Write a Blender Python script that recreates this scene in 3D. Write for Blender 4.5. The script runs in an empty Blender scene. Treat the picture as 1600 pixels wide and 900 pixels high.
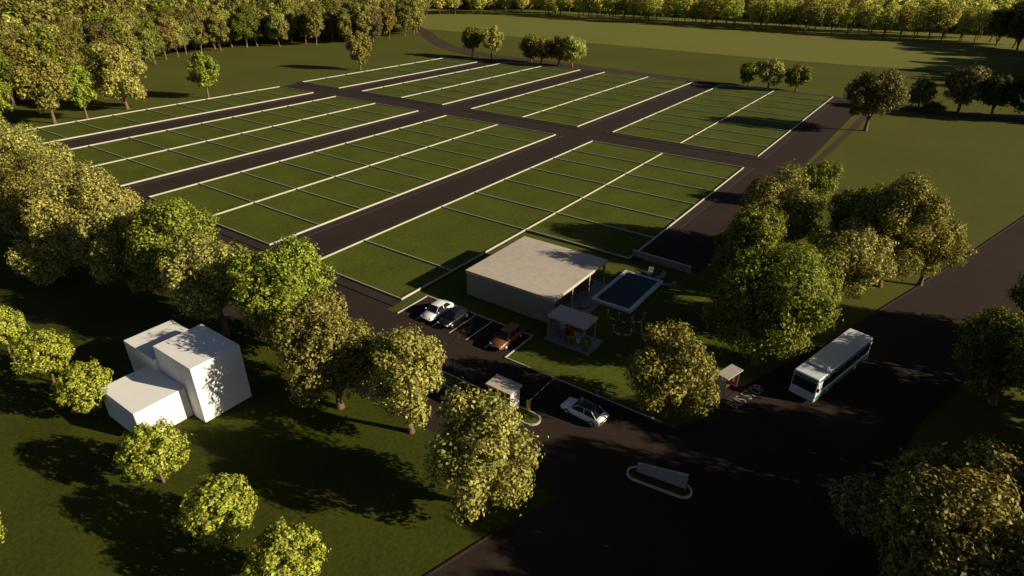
import bpy, bmesh, math, random
import numpy as np
from mathutils import Vector, Matrix

# ------------------------------------------------------------------ camera, sky, sun, exposure
scn = bpy.context.scene
COL = scn.collection
SUN_AZ, SUN_EL = 19.0, 21.2            # degrees, azimuth counted from +X towards +Y
cam_d = bpy.data.cameras.new('camera'); cam = bpy.data.objects.new('camera', cam_d); COL.objects.link(cam)
cam_d.sensor_width = 36.0; cam_d.lens = 953.4 / 1600 * 36; cam_d.clip_start = 0.5; cam_d.clip_end = 6000
_y, _p, _r = -0.612876, 0.493046, 0.0066468
_f = Vector((math.sin(_y) * math.cos(_p), math.cos(_y) * math.cos(_p), -math.sin(_p)))
_rt = Vector((math.cos(_y), -math.sin(_y), 0)); _up = _rt.cross(_f)
_x = math.cos(_r) * _rt + math.sin(_r) * _up; _u = -math.sin(_r) * _rt + math.cos(_r) * _up
cam.matrix_world = Matrix(((_x.x, _u.x, -_f.x, 0), (_x.y, _u.y, -_f.y, 0), (_x.z, _u.z, -_f.z, 38.0), (0, 0, 0, 1)))
scn.camera = cam

world = bpy.data.worlds.new('World'); scn.world = world; world.use_nodes = True
wn = world.node_tree
sky = wn.nodes.new('ShaderNodeTexSky'); sky.sky_type = 'NISHITA'; sky.sun_disc = False
sky.sun_elevation = math.radians(SUN_EL); sky.sun_rotation = math.radians(90 - SUN_AZ)
sky.air_density = 0.32; sky.dust_density = 0.6; sky.ozone_density = 0.2
bgn = wn.nodes['Background']; bgn.inputs['Strength'].default_value = 0.05
wn.links.new(sky.outputs[0], bgn.inputs['Color'])

sun_d = bpy.data.lights.new('sun', 'SUN'); sun_d.energy = 5.0; sun_d.angle = math.radians(0.5); sun_d.color = (1.0, 0.87, 0.64)
sun = bpy.data.objects.new('sun', sun_d); COL.objects.link(sun)
_sd = Vector((math.cos(math.radians(SUN_EL)) * math.cos(math.radians(SUN_AZ)), math.cos(math.radians(SUN_EL)) * math.sin(math.radians(SUN_AZ)), math.sin(math.radians(SUN_EL))))
sun.rotation_euler = _sd.to_track_quat('Z', 'Y').to_euler(); sun.location = (60, 40, 80)

scn.view_settings.view_transform = 'Standard'; scn.view_settings.look = 'None'
scn.view_settings.exposure = 0.5; scn.view_settings.gamma = 1.0; scn.view_settings.use_curve_mapping = False
scn.cycles.max_bounces = 5; scn.cycles.diffuse_bounces = 2; scn.cycles.transparent_max_bounces = 6
scn.cycles.use_denoising = True

rng = random.Random(7)
# ------------------------------------------------------------------ materials
MATS = {}
def mat(name, col, rough=0.8, spec=0.3, metal=0.0, noise=None, bump=0.0, col2=None, emis=None):
    """Principled material with two-octave procedural mottling: noise = (scale, amount)."""
    if name in MATS: return MATS[name]
    m = bpy.data.materials.new(name); m.use_nodes = True; nt = m.node_tree; b = nt.nodes['Principled BSDF']
    b.inputs['Roughness'].default_value = rough; b.inputs['Metallic'].default_value = metal
    b.inputs['Specular IOR Level'].default_value = spec
    b.inputs['Base Color'].default_value = (*col, 1)
    if noise:
        tc = nt.nodes.new('ShaderNodeTexCoord'); n1 = nt.nodes.new('ShaderNodeTexNoise'); n2 = nt.nodes.new('ShaderNodeTexNoise')
        n1.inputs['Scale'].default_value = noise[0]; n2.inputs['Scale'].default_value = noise[0] / 17.0
        n1.inputs['Detail'].default_value = 4; n2.inputs['Detail'].default_value = 5
        nt.links.new(tc.outputs['Object'], n1.inputs['Vector']); nt.links.new(tc.outputs['Object'], n2.inputs['Vector'])
        add = nt.nodes.new('ShaderNodeMath'); add.operation = 'ADD'
        nt.links.new(n1.outputs['Fac'], add.inputs[0]); nt.links.new(n2.outputs['Fac'], add.inputs[1])
        mr = nt.nodes.new('ShaderNodeMapRange'); mr.inputs['From Min'].default_value = 0.65; mr.inputs['From Max'].default_value = 1.35
        nt.links.new(add.outputs[0], mr.inputs['Value'])
        mx = nt.nodes.new('ShaderNodeMix'); mx.data_type = 'RGBA'
        a = noise[1]
        c1 = tuple(c * (1 - a) for c in col); c2 = col2 if col2 else tuple(min(1, c * (1 + a)) for c in col)
        mx.inputs['A'].default_value = (*c1, 1); mx.inputs['B'].default_value = (*c2, 1)
        nt.links.new(mr.outputs['Result'], mx.inputs['Factor']); nt.links.new(mx.outputs['Result'], b.inputs['Base Color'])
        if bump:
            bp = nt.nodes.new('ShaderNodeBump'); bp.inputs['Strength'].default_value = bump; bp.inputs['Distance'].default_value = 0.1
            nt.links.new(n1.outputs['Fac'], bp.inputs['Height']); nt.links.new(bp.outputs['Normal'], b.inputs['Normal'])
    MATS[name] = m; return m

def leaf_material(name, use_attr=False):
    m = bpy.data.materials.new(name); m.use_nodes = True; nt = m.node_tree; nt.nodes.remove(nt.nodes['Principled BSDF'])
    out = nt.nodes['Material Output']
    if use_attr:
        src = nt.nodes.new('ShaderNodeAttribute'); src.attribute_name = 'leafcol'; colsock = src.outputs['Color']
    else:
        src = nt.nodes.new('ShaderNodeObjectInfo'); colsock = src.outputs['Color']
    geo = nt.nodes.new('ShaderNodeNewGeometry')
    ramp = nt.nodes.new('ShaderNodeMapRange'); ramp.inputs['To Min'].default_value = 0.32; ramp.inputs['To Max'].default_value = 2.0
    nt.links.new(geo.outputs['Random Per Island'], ramp.inputs['Value'])
    hsv = nt.nodes.new('ShaderNodeHueSaturation')
    h = nt.nodes.new('ShaderNodeMath'); h.operation = 'MULTIPLY'; h.inputs[1].default_value = 7.31
    fr = nt.nodes.new('ShaderNodeMath'); fr.operation = 'FRACT'
    hm = nt.nodes.new('ShaderNodeMapRange'); hm.inputs['To Min'].default_value = 0.478; hm.inputs['To Max'].default_value = 0.512
    nt.links.new(geo.outputs['Random Per Island'], h.inputs[0]); nt.links.new(h.outputs[0], fr.inputs[0]); nt.links.new(fr.outputs[0], hm.inputs['Value'])
    nt.links.new(hm.outputs['Result'], hsv.inputs['Hue']); nt.links.new(ramp.outputs['Result'], hsv.inputs['Value']); nt.links.new(colsock, hsv.inputs['Color'])
    d = nt.nodes.new('ShaderNodeBsdfDiffuse'); t = nt.nodes.new('ShaderNodeBsdfTranslucent'); g = nt.nodes.new('ShaderNodeBsdfGlossy')
    g.inputs['Roughness'].default_value = 0.45; g.inputs['Color'].default_value = (0.9, 0.9, 0.8, 1)
    for s in (d, t): nt.links.new(hsv.outputs['Color'], s.inputs['Color'])
    m1 = nt.nodes.new('ShaderNodeMixShader'); m1.inputs[0].default_value = 0.27
    m2 = nt.nodes.new('ShaderNodeMixShader'); m2.inputs[0].default_value = 0.012
    nt.links.new(d.outputs[0], m1.inputs[1]); nt.links.new(t.outputs[0], m1.inputs[2])
    nt.links.new(m1.outputs[0], m2.inputs[1]); nt.links.new(g.outputs[0], m2.inputs[2]); nt.links.new(m2.outputs[0], out.inputs['Surface'])
    return m
LEAF = leaf_material('leaves'); LEAF_ATTR = leaf_material('wood_leaves', True)
BARK = mat('bark', (0.16, 0.105, 0.065), 0.95, 0.1, noise=(9, 0.35), bump=0.4)
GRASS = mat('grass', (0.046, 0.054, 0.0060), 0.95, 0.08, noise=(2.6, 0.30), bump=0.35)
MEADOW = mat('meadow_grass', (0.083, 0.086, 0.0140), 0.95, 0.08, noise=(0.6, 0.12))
FARFIELD = mat('far_meadow', (0.153, 0.156, 0.034), 0.95, 0.08, noise=(0.3, 0.07))
LAWN = mat('lawn', (0.071, 0.086, 0.0105), 0.95, 0.08, noise=(2.2, 0.28), bump=0.3)
ASPHALT = mat('asphalt', (0.0335, 0.0228, 0.0178), 0.93, 0.12, noise=(3.0, 0.16), bump=0.08)
PAVING = mat('paving', (0.037, 0.026, 0.0205), 0.9, 0.15, noise=(5, 0.14))
DIRT = mat('dirt_track', (0.058, 0.040, 0.027), 0.95, 0.1, noise=(1.2, 0.2))
KERBM = mat('kerb_concrete', (0.46, 0.42, 0.36), 0.9, 0.2, noise=(4, 0.12))
WALLM = mat('wall_render', (0.42, 0.40, 0.325), 0.9, 0.2, noise=(1.5, 0.1))
WHITE = mat('white_render', (0.82, 0.80, 0.77), 0.85, 0.25, noise=(0.9, 0.035))
CONC = mat('concrete_roof', (0.48, 0.42, 0.35), 0.92, 0.2, noise=(1.6, 0.13))
GREYW = mat('grey_wall', (0.30, 0.27, 0.23), 0.9, 0.2, noise=(1.2, 0.1))
PAINT = mat('road_paint', (0.62, 0.60, 0.56), 0.8, 0.2, noise=(6, 0.12))
WATER = mat('pool_water', (0.012, 0.013, 0.016), 0.25, 0.22, noise=(2, 0.2), bump=.15)
COPING = mat('pool_coping', (0.58, 0.60, 0.63), 0.7, 0.3, noise=(3, 0.08))
TILE = mat('deck_tile', (0.20, 0.20, 0.21), 0.7, 0.3, noise=(3, 0.1))
GLASS = mat('dark_glass', (0.012, 0.014, 0.017), 0.05, 0.6)
BLACKP = mat('black_paint', (0.010, 0.010, 0.012), 0.22, 0.6)
WHITEP = mat('white_car_paint', (0.78, 0.78, 0.77), 0.25, 0.5)
COPPERP = mat('copper_paint', (0.21, 0.082, 0.034), 0.3, 0.5, metal=0.2)
TYRE = mat('tyre_rubber', (0.012, 0.012, 0.012), 0.9, 0.2)
RIM = mat('alloy_rim', (0.55, 0.55, 0.55), 0.35, 0.5, metal=0.7)
LAMPG = mat('headlamp_glass', (0.75, 0.75, 0.72), 0.12, 0.6)
REDL = mat('red_lens', (0.35, 0.015, 0.012), 0.2, 0.5)
BUSW = mat('bus_white', (0.60, 0.63, 0.66), 0.4, 0.45, noise=(1.3, 0.04))
BUSG = mat('bus_green', (0.03, 0.17, 0.085), 0.35, 0.45)
BLACKM = mat('black_metal', (0.015, 0.015, 0.016), 0.55, 0.4)
STEEL = mat('steel', (0.45, 0.46, 0.47), 0.4, 0.5, metal=0.6)
BRICK = mat('red_brick', (0.34, 0.075, 0.035), 0.9, 0.15, noise=(7, 0.25))
WOODM = mat('brown_wood', (0.20, 0.10, 0.05), 0.7, 0.3, noise=(6, 0.25))
REDP = mat('red_poster', (0.55, 0.02, 0.025), 0.5, 0.4)
CREAM = mat('cream_panel', (0.62, 0.58, 0.44), 0.6, 0.3)
POT = mat('clay_pot', (0.30, 0.13, 0.07), 0.85, 0.2)
STONE = mat('sign_stone', (0.36, 0.34, 0.31), 0.9, 0.2, noise=(4, 0.2), bump=0.2)
YELLOWP = mat('yellow_paint', (0.55, 0.38, 0.06), 0.5, 0.4)

# ------------------------------------------------------------------ helpers
class MB:
    """collects shapes, links them as ONE mesh object"""
    def __init__(s): s.v = []; s.f = []; s.sm = []
    def add(s, vs, fs, smooth=False, M=None):
        o = len(s.v)
        s.v += [tuple(M @ Vector(p)) for p in vs] if M else [tuple(p) for p in vs]
        s.f += [tuple(i + o for i in f) for f in fs]; s.sm += [smooth] * len(fs); return s
    def box(s, x0, x1, y0, y1, z0, z1, M=None):
        return s.add([(x0, y0, z0), (x1, y0, z0), (x1, y1, z0), (x0, y1, z0), (x0, y0, z1), (x1, y0, z1), (x1, y1, z1), (x0, y1, z1)],
                     [(0, 3, 2, 1), (4, 5, 6, 7), (0, 1, 5, 4), (1, 2, 6, 5), (2, 3, 7, 6), (3, 0, 4, 7)], M=M)
    def bbox(s, x0, x1, y0, y1, z0, z1, b=0.03, seg=2, M=None):
        bm = bmesh.new(); bmesh.ops.create_cube(bm, size=1)
        for v in bm.verts: v.co = Vector(((x0 + x1) / 2 + v.co.x * (x1 - x0), (y0 + y1) / 2 + v.co.y * (y1 - y0), (z0 + z1) / 2 + v.co.z * (z1 - z0)))
        bmesh.ops.bevel(bm, geom=bm.edges[:], offset=b, segments=seg, affect='EDGES', profile=0.5)
        bm.verts.ensure_lookup_table(); bm.verts.index_update()
        s.add([v.co[:] for v in bm.verts], [[v.index for v in f.verts] for f in bm.faces], M=M); bm.free(); return s
    def poly(s, pts, z): return s.add([(x, y, z) for x, y in pts], [tuple(range(len(pts)))])
    def prism(s, pts, z0, z1):
        n = len(pts)
        a = sum(pts[i][0] * pts[(i + 1) % n][1] - pts[(i + 1) % n][0] * pts[i][1] for i in range(n))
        if a < 0: pts = pts[::-1]
        vs = [(x, y, z0) for x, y in pts] + [(x, y, z1) for x, y in pts]
        return s.add(vs, [tuple(range(n))[::-1], tuple(range(n, 2 * n))] + [(i, (i + 1) % n, n + (i + 1) % n, n + i) for i in range(n)])
    def ring(s, outer, inner, z0, z1):
        n = len(outer); vs = [(x, y, z0) for x, y in outer] + [(x, y, z1) for x, y in outer] + [(x, y, z1) for x, y in inner] + [(x, y, z0) for x, y in inner]
        fs = []
        for i in range(n):
            j = (i + 1) % n; fs += [(i, j, n + j, n + i), (n + i, n + j, 2 * n + j, 2 * n + i), (2 * n + i, 2 * n + j, 3 * n + j, 3 * n + i)]
        return s.add(vs, fs)
    def tube(s, pts, radii, n=8, cap=True):
        pts = [Vector(p) for p in pts]; o = []; fs = []
        if not hasattr(radii, '__len__'): radii = [radii] * len(pts)
        for k, p in enumerate(pts):
            d = (pts[min(k + 1, len(pts) - 1)] - pts[max(k - 1, 0)]).normalized()
            a = d.orthogonal().normalized() if abs(d.z) < 0.95 else Vector((1, 0, 0)); a = (a - d * a.dot(d)).normalized(); b = d.cross(a)
            o += [p + (a * math.cos(t * 2 * math.pi / n) + b * math.sin(t * 2 * math.pi / n)) * radii[k] for t in range(n)]
        for k in range(len(pts) - 1):
            for t in range(n): fs.append((k * n + t, k * n + (t + 1) % n, (k + 1) * n + (t + 1) % n, (k + 1) * n + t))
        if cap: fs += [tuple(range(n))[::-1], tuple(range((len(pts) - 1) * n, len(pts) * n))]
        return s.add(o, fs, True)
    def cyl(s, c, axis, r, half, n=16):
        c = Vector(c); a = Vector(axis).normalized() * half; return s.tube([c - a, c + a], r, n)
    def ball(s, c, r, n=10):
        pts = [(c[0] , c[1], c[2] + r * math.sin(t)) for t in [(-.5 + k / n) * math.pi for k in range(n + 1)]]
        return s.tube(pts, [max(0.001, r * math.cos((-.5 + k / n) * math.pi)) for k in range(n + 1)], n + 4)
    def build(s, name, m, parent=None, loc=None):
        me = bpy.data.meshes.new(name); me.from_pydata(s.v, [], s.f); me.polygons.foreach_set('use_smooth', s.sm); me.update()
        me.materials.append(m); o = bpy.data.objects.new(name, me); COL.objects.link(o)
        if parent: o.parent = parent
        if loc: o.location = loc
        return o

def tag(o, label=None, cat=None, group=None, kind=None):
    if label: o['label'] = label
    if cat: o['category'] = cat
    if group: o['group'] = group
    if kind: o['kind'] = kind
    return o
def thing(name, label, cat, loc=(0, 0, 0), rz=0.0, group=None):
    o = bpy.data.objects.new(name, None); COL.objects.link(o); o.location = loc; o.rotation_euler = (0, 0, rz)
    o.empty_display_size = 0.5
    return tag(o, label, cat, group)
def struct(name, mb, m): return tag(mb.build(name, m), kind='structure')
KIDS = {}
def dup(root, loc, rz=None, label=None, group=None, scale=None):
    """a copy of a thing with copies of its parts and sub-parts (mesh data shared)"""
    def cp(o, par):
        c = o.copy(); COL.objects.link(c)
        if par: c.parent = par
        for ch in list(o.children): cp(ch, c)
        return c
    r = cp(root, None); r.location = loc
    if rz is not None: r.rotation_euler = (0, 0, rz)
    if scale: r.scale = scale
    return tag(r, label, None, group)

# ------------------------------------------------------------------ ground, roads, tracks
struct('ground', MB().poly([(-4000, -4000), (4000, -4000), (4000, 4000), (-4000, 4000)], -0.02), MEADOW)
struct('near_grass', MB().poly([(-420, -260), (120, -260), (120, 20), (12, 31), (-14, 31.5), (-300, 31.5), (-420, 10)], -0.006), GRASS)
struct('far_field', MB().poly([(-330, 304), (-173, 304), (-73, 300.5), (-35, 303.5), (19, 314), (120, 330), (300, 900), (-700, 900)], 0.0), FARFIELD)
struct('road', MB().poly([(-300, 31.0), (-14, 31.0), (-9.2, 44.3), (-32, 44.3), (-50, 44.3), (-50, 74), (-32, 76.3), (-22.2, 76.3), (-22.2, 217), (-32, 224), (-188, 224), (-187, 213), (-187, 47), (-300, 47)], 0.004), ASPHALT)
# main road: west kerb line follows the photographed edge, sweeping into the entrance
WE = [(60, 275), (40, 212), (24, 160), (15.2, 130), (7.6, 104.5), (1.0, 84), (-3.9, 69), (-8.2, 57.5), (-9.7, 53.5), (-10.6, 49.5), (-11.0, 47), (-12.6, 44.6), (-14, 38), (-17, 31.5), (-19.3, 25), (-24, 9), (-33, -20), (-45, -60)]
EE = [(75, 275), (54, 210), (37, 160), (28, 130), (20.5, 104.5), (13.8, 84), (9, 69), (5.5, 57.5), (4.4, 50), (5.0, 43), (6.5, 37), (10, 31), (30, 24), (30, 8), (4, 4), (-6, -5), (-14, -25), (-28, -60)]
struct('main_road', MB().poly(WE + EE[::-1], 0.008), ASPHALT)
kb = MB()
for P in (WE[:12], WE[13:], EE[:11]):
    for i in range(len(P) - 1):
        a, b = Vector(P[i]), Vector(P[i + 1]); d = (b - a).normalized(); n = Vector((-d.y, d.x)) * 0.075
        kb.prism([(a + n)[:], (b + n)[:], (b - n)[:], (a - n)[:]], -0.02, 0.10)
struct('road_kerb', kb, PAVING)
TRN = [(-330, 330), (-300, 312), (-271, 288), (-245, 264), (-219, 244), (-188, 227.5), (-156, 224.5), (-125, 224.3), (-97, 224), (-73, 223.8), (-51, 223.6), (-31, 223.2), (-24, 214.5), (17, 213.5), (90, 214)]
TRF = [(-335, 338), (-305, 323), (-284, 306), (-262, 290), (-241, 271), (-212, 250), (-178, 236), (-144, 235), (-102, 231.5), (-76, 229), (-50, 226.8), (-32, 225.2), (-16, 222.5), (17, 223), (90, 225)]
struct('dirt_track', MB().poly(TRN + TRF[::-1], 0.016), DIRT)
struct('dirt_path', MB().poly([(-21.4, 140), (-20.2, 140), (-18.7, 178), (-18.2, 213), (-20.2, 213), (-20.4, 178)], 0.010), DIRT)

# ------------------------------------------------------------------ plots: raised pavement, lawn and boundary walls
WH, WT = 0.37, 0.12
def block(label, x0, x1, mid, y0, y1, divL, divR=None, y0r=None):
    yr = y0 if y0r is None else y0r
    m = 1.7
    if y0r is None:
        out = [(x0 - m, y0 - m), (x1 + m, y0 - m), (x1 + m, y1 + m), (x0 - m, y1 + m)]; inn = [(x0, y0), (x1, y0), (x1, y1), (x0, y1)]
    else:
        out = [(x0 - m, y0 - m), (mid + .3, y0 - m), (mid + .3, yr - .2), (x1 + m, yr - .2), (x1 + m, y1 + m), (x0 - m, y1 + m)]
        inn = [(x0, y0), (mid, y0), (mid, yr), (x1, yr), (x1, y1), (x0, y1)]
    struct('pavement', MB().prism(out, -0.02, 0.10), PAVING)
    struct('plot_lawn', MB().poly(inn, 0.125), LAWN)
    t = thing('plot_wall', label, 'wall', ((x0 + x1) / 2, (y0 + y1) / 2, 0)); cx, cy = t.location.x, t.location.y
    h = WT / 2
    lines = [(x0, y0), (x1, yr)] + ([(mid, min(y0, yr))] if mid else [])
    for x, ys in lines: MB().box(x - h - cx, x + h - cx, ys - h - cy, y1 + h - cy, -0.01, WH + rng.uniform(-.01, .01)).build('long_wall', WALLM, t)
    mm = mid if mid else x1
    halves = [(x0, mm, y0, divL)] + ([(mid, x1, yr, divR if divR else divL)] if mid else [])
    for xa, xb, ya, ds in halves:
        for y in [ya] + [d for d in ds if ya + 3 < d < y1 - 3] + [y1]:
            dz = -0.03
            MB().box(xa + h - cx, xb - h - cx, y - h - cy, y + h - cy, -0.01, WH + dz + rng.uniform(-.01, .01)).build('cross_wall', WALLM, t)
    return t
D = [56.8, 65.7, 74.8, 83.9, 92.8, 101.9, 110.5, 119.3]
U = [139.4 + 9.25 * k for k in range(1, 9)]
block('low cream walls around the nearest plots, beside the flat-roofed clubhouse', -67.6, -32.0, -50.0, 46.9, 129, [56.8, 74.7, 83.9, 93.3, 102.4, 111.4, 119.2], D, 74.8)
block('low cream walls of the near plot block second back from the clubhouse', -113, -77.8, -95.5, 47.4, 128.8, D)
block('low cream walls of the near plot block third back from the clubhouse', -158, -123.3, -140.5, 47.4, 128.5, D)
block('low cream walls of the single near row of plots along the left meadow', -185.8, -168.5, None, 47.4, 128.2, D)
block('low cream walls of the far plot block at the right, by the three small trees', -67.7, -32.0, -50.0, 139.4, 223, U)
block('low cream walls of the far plot block second from the right', -113, -77.7, -95.1, 139.4, 222, U)
block('low cream walls of the far plot block behind the shady tree clump', -158, -123.4, -140.4, 139, 221, U)
block('low cream walls of the single far row of plots at the left meadow edge', -187.2, -168.2, None, 138.4, 212.5, U[:7])

# ------------------------------------------------------------------ clubhouse grounds
struct('club_lawn', MB().poly([(-49.7, 44.5), (-12.9, 44.5), (-11.4, 47), (-11, 49.5), (-10.2, 53.5), (-8.6, 57.5), (-4.3, 69), (-8, 76), (-22, 76.2), (-31.5, 74.4), (-49.7, 74.4)], 0.0), LAWN)
struct('parking', MB().poly([(-48.1, 44.3), (-32.1, 44.3), (-32.1, 49.6), (-48.1, 49.6)], 0.012), ASPHALT)
k = MB(); k.box(-48.25, -48.1, 44.3, 49.75, -.02, .12); k.box(-48.1, -32.1, 49.6, 49.75, -.02, .12); k.box(-32.1, -31.95, 44.3, 49.75, -.02, .12); k.box(-31.95, -14, 44.3, 44.42, -.02, .10)
struct('parking_kerb', k, KERBM)
k = MB()
for x in (-45.4, -42.8, -40.2, -37.7, -35.0): k.poly([(x - .07, 44.6), (x + .07, 44.6), (x + .07, 49.5), (x - .07, 49.5)], 0.018)
struct('bay_marking', k, PAINT)
# wheelchair mark painted on the bay next to the black car
k = MB(); cx, cy = -38.95, 46.4
def disc(mb, x, y, r, z, n=14): mb.poly([(x + r * math.cos(2 * math.pi * i / n), y + r * math.sin(2 * math.pi * i / n)) for i in range(n)], z)
disc(k, cx - .12, cy + .95, .14, .018)
def stroke(mb, pts, w, z):
    for a, b in zip(pts[:-1], pts[1:]):
        a, b = Vector(a), Vector(b); d = (b - a).normalized(); n = Vector((-d.y, d.x)) * w / 2
        mb.poly([(a + n)[:], (a - n)[:], (b - n)[:], (b + n)[:]], z)
stroke(k, [(cx - .12, cy + .8), (cx - .08, cy + .2)], .12, .0182); stroke(k, [(cx - .08, cy + .2), (cx + .34, cy + .2)], .1, .0186)
stroke(k, [(cx + .34, cy + .24), (cx + .5, cy - .32)], .1, .019); stroke(k, [(cx - .1, cy + .52), (cx + .26, cy + .52)], .09, .0194)
arc = [(cx - .02 + .46 * math.cos(t), cy - .1 + .46 * math.sin(t)) for t in [math.radians(120 + 18 * i) for i in range(13)]]
for i in range(12): stroke(k, [arc[i], arc[i + 1]], .09, .018 + .0002 * (i % 2))
struct('wheelchair_marking', k, mat('worn_paint', (.17, .16, .15), .9, .1, noise=(9, .5)))

# median of the entrance road
def stadium(cx, cy, hl, r, ang=0.0, n=10):
    p = []
    for s in (1, -1):
        for i in range(n + 1):
            t = math.radians(-90 + 180 * i / n); x, y = s * (hl - r + r * math.cos(t)), s * r * math.sin(t)
            p.append((cx + x * math.cos(ang) - y * math.sin(ang), cy + x * math.sin(ang) + y * math.cos(ang)))
    return p
struct('median_kerb', MB().ring(stadium(-30.4, 37.6, 7.2, .9), stadium(-30.4, 37.6, 7.04, .74), -.02, .15), KERBM)
struct('median_grass', MB().poly(stadium(-30.4, 37.6, 7.06, .76), 0.11), LAWN)

# road lettering
cu = bpy.data.curves.new('lettering', 'FONT'); cu.body = 'BUS STOP'; cu.size = 1.75; cu.space_character = 1.08
to = bpy.data.objects.new('lettering', cu); COL.objects.link(to)
dg = bpy.context.evaluated_depsgraph_get(); me = bpy.data.meshes.new_from_object(to.evaluated_get(dg)); bpy.data.objects.remove(to)
w = max(v.co.x for v in me.vertices)
for v in me.vertices: v.co.x *= 5.1 / w; v.co.z = 0
me.materials.clear(); me.materials.append(mat('lettering_paint', (.36, .35, .34), .85, .15, noise=(5, .3)))  # darker, more mottled paint than the bay markings
lt = bpy.data.objects.new('road_lettering', me); COL.objects.link(lt); lt.location = (-8.95, 50.35, 0.0145); lt.rotation_euler = (0, 0, math.radians(72.5)); tag(lt, kind='structure')

# ------------------------------------------------------------------ white house
t = thing('white_house', 'plain white house of three stepped flat-roofed blocks on the near lawn', 'house', (-54.5, 19.7, 0))
def hb(n, x0, x1, y0, y1, z): MB().bbox(x0 + 54.5, x1 + 54.5, y0 - 19.7, y1 - 19.7, -.02, z, .025).build(n, WHITE, t)
hb('tall_block', -54.8, -48.45, 19.6, 24.45, 6.05); hb('front_block', -56.7, -50.45, 14.9, 19.55, 3.2); hb('back_block', -60.6, -54.85, 19.3, 24.2, 4.6)

# ------------------------------------------------------------------ clubhouse
t = thing('clubhouse', 'long flat-roofed grey clubhouse with an open porch beside the pool', 'building', (-38, 60, 0))
def at(mb): return mb
r = MB().bbox(-6.5, 6.75, -7.0, 6.3, 3.1, 3.5, .03).build('roof', CONC, t)
w = MB(); w.box(-6.4, 2.6, -6.9, -6.65, -.02, 3.1); w.box(-6.4, -6.15, -6.65, 6.2, -.02, 3.1); w.box(-6.15, 2.6, 5.95, 6.2, -.02, 3.1)
w.box(2.35, 2.6, -6.65, -4.2, -.02, 3.1); w.box(2.35, 2.6, 3.6, 5.95, -.02, 3.1); w.box(2.35, 2.6, -4.2, 3.6, 2.6, 3.1)
w.box(2.6, 6.65, -6.9, -6.7, -.02, 3.1)
w.build('wall', GREYW, t)
for y0 in (-4.2, -2.25, -.3, 1.65):
    g = MB().box(2.44, 2.5, y0 + .06, y0 + 1.89, .05, 2.56).build('glass_door', GLASS, t)
    f = MB(); f.box(2.4, 2.54, y0, y0 + .06, .02, 2.6); f.box(2.4, 2.54, y0 + 1.89, y0 + 1.95, .02, 2.6); f.box(2.4, 2.54, y0 + .06, y0 + 1.89, 2.55, 2.6); f.build('frame', BLACKM, g)
for y in (-2.4, 1.9, 6.0): MB().bbox(6.3, 6.55, y - .12, y + .12, -.02, 3.1, .015).build('column', GREYW, t)
struct('porch_deck', MB().prism([(-35.35, 53.4), (-29.2, 53.4), (-29.2, 66.2), (-35.35, 66.2)], -.02, .05), TILE)
# furniture on the porch
def make_table(loc, label):
    t = thing('porch_table', label, 'table', loc)
    MB().bbox(-.75, .75, -.45, .45, .70, .75, .015).build('table_top', WOODM, t)
    for sx in (-1, 1):
        for sy in (-1, 1): MB().box(sx * .66 - .035, sx * .66 + .035, sy * .36 - .035, sy * .36 + .035, 0, .7).build('leg', WOODM, t)
    return t
tb = make_table((-32.8, 56.6, .05), 'brown wooden table on the porch at its end nearest the car park')
dup(tb, (-32.8, 59.8, .05), None, 'brown wooden table in the middle of the clubhouse porch'); dup(tb, (-32.8, 63.2, .05), None, 'brown wooden table at the porch end farthest from the car park')
t = thing('porch_chair', 'small brown chair tucked around a porch table', 'chair', (-32.3, 57.4, .05), math.pi, 'chairs around the porch tables')
MB().bbox(-.22, .22, -.22, .22, .42, .47, .012).build('seat', WOODM, t); MB().bbox(-.22, .22, -.22, -.17, .5, .95, .012).build('backrest', WOODM, t)
for sx in (-1, 1):
    MB().box(sx * .19 - .02, sx * .19 + .02, -.215, -.175, 0, .5).build('leg', WOODM, t); MB().box(sx * .19 - .02, sx * .19 + .02, .175, .215, 0, .42).build('leg', WOODM, t)
ch = t; first = True
for ty in (56.6, 59.8, 63.2):
    for dx, s in ((-.4, -1), (.4, -1), (-.4, 1), (.4, 1)):
        loc = (-32.8 + dx, ty + s * .72, .05); rz = 0.0 if s < 0 else math.pi
        if first: ch.location = loc; ch.rotation_euler = (0, 0, rz); first = False
        else: dup(ch, loc, rz)
def make_lounger(loc, rz, label):
    t = thing('sun_lounger', label, 'sun lounger', loc, rz)
    MB().bbox(-.33, .33, -.95, .35, .28, .36, .02).build('seat', TILE, t)
    M = Matrix.Translation((0, .35, .33)) @ Matrix.Rotation(math.radians(35), 4, 'X')
    MB().bbox(-.33, .33, 0, .7, -.04, .04, .02, M=M).build('backrest', TILE, t)
    for sx in (-1, 1):
        for y in (-.85, .25): MB().box(sx * .28 - .025, sx * .28 + .025, y - .025, y + .025, 0, .28).build('leg', STEEL, t)
    return t
lo = make_lounger((-29.9, 55.0, .05), math.radians(20), 'pale sun lounger on the deck corner by the clubhouse roof edge')
dup(lo, (-30.2, 59.2, .05), math.radians(-20), 'pale sun lounger on the deck beside the pool corner'); 
dup(lo, (-27.6, 72.2, 0), math.radians(15), 'pale sun lounger on the lawn beyond the far pool edge'); dup(lo, (-25.9, 72.0, 0), math.radians(-10), 'pale sun lounger on dark lawn by the far pool ladder'); dup(lo, (-24.1, 70.4, 0), math.radians(-60), 'pale sun lounger beside the pool corner nearest the big dark tree')
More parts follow.
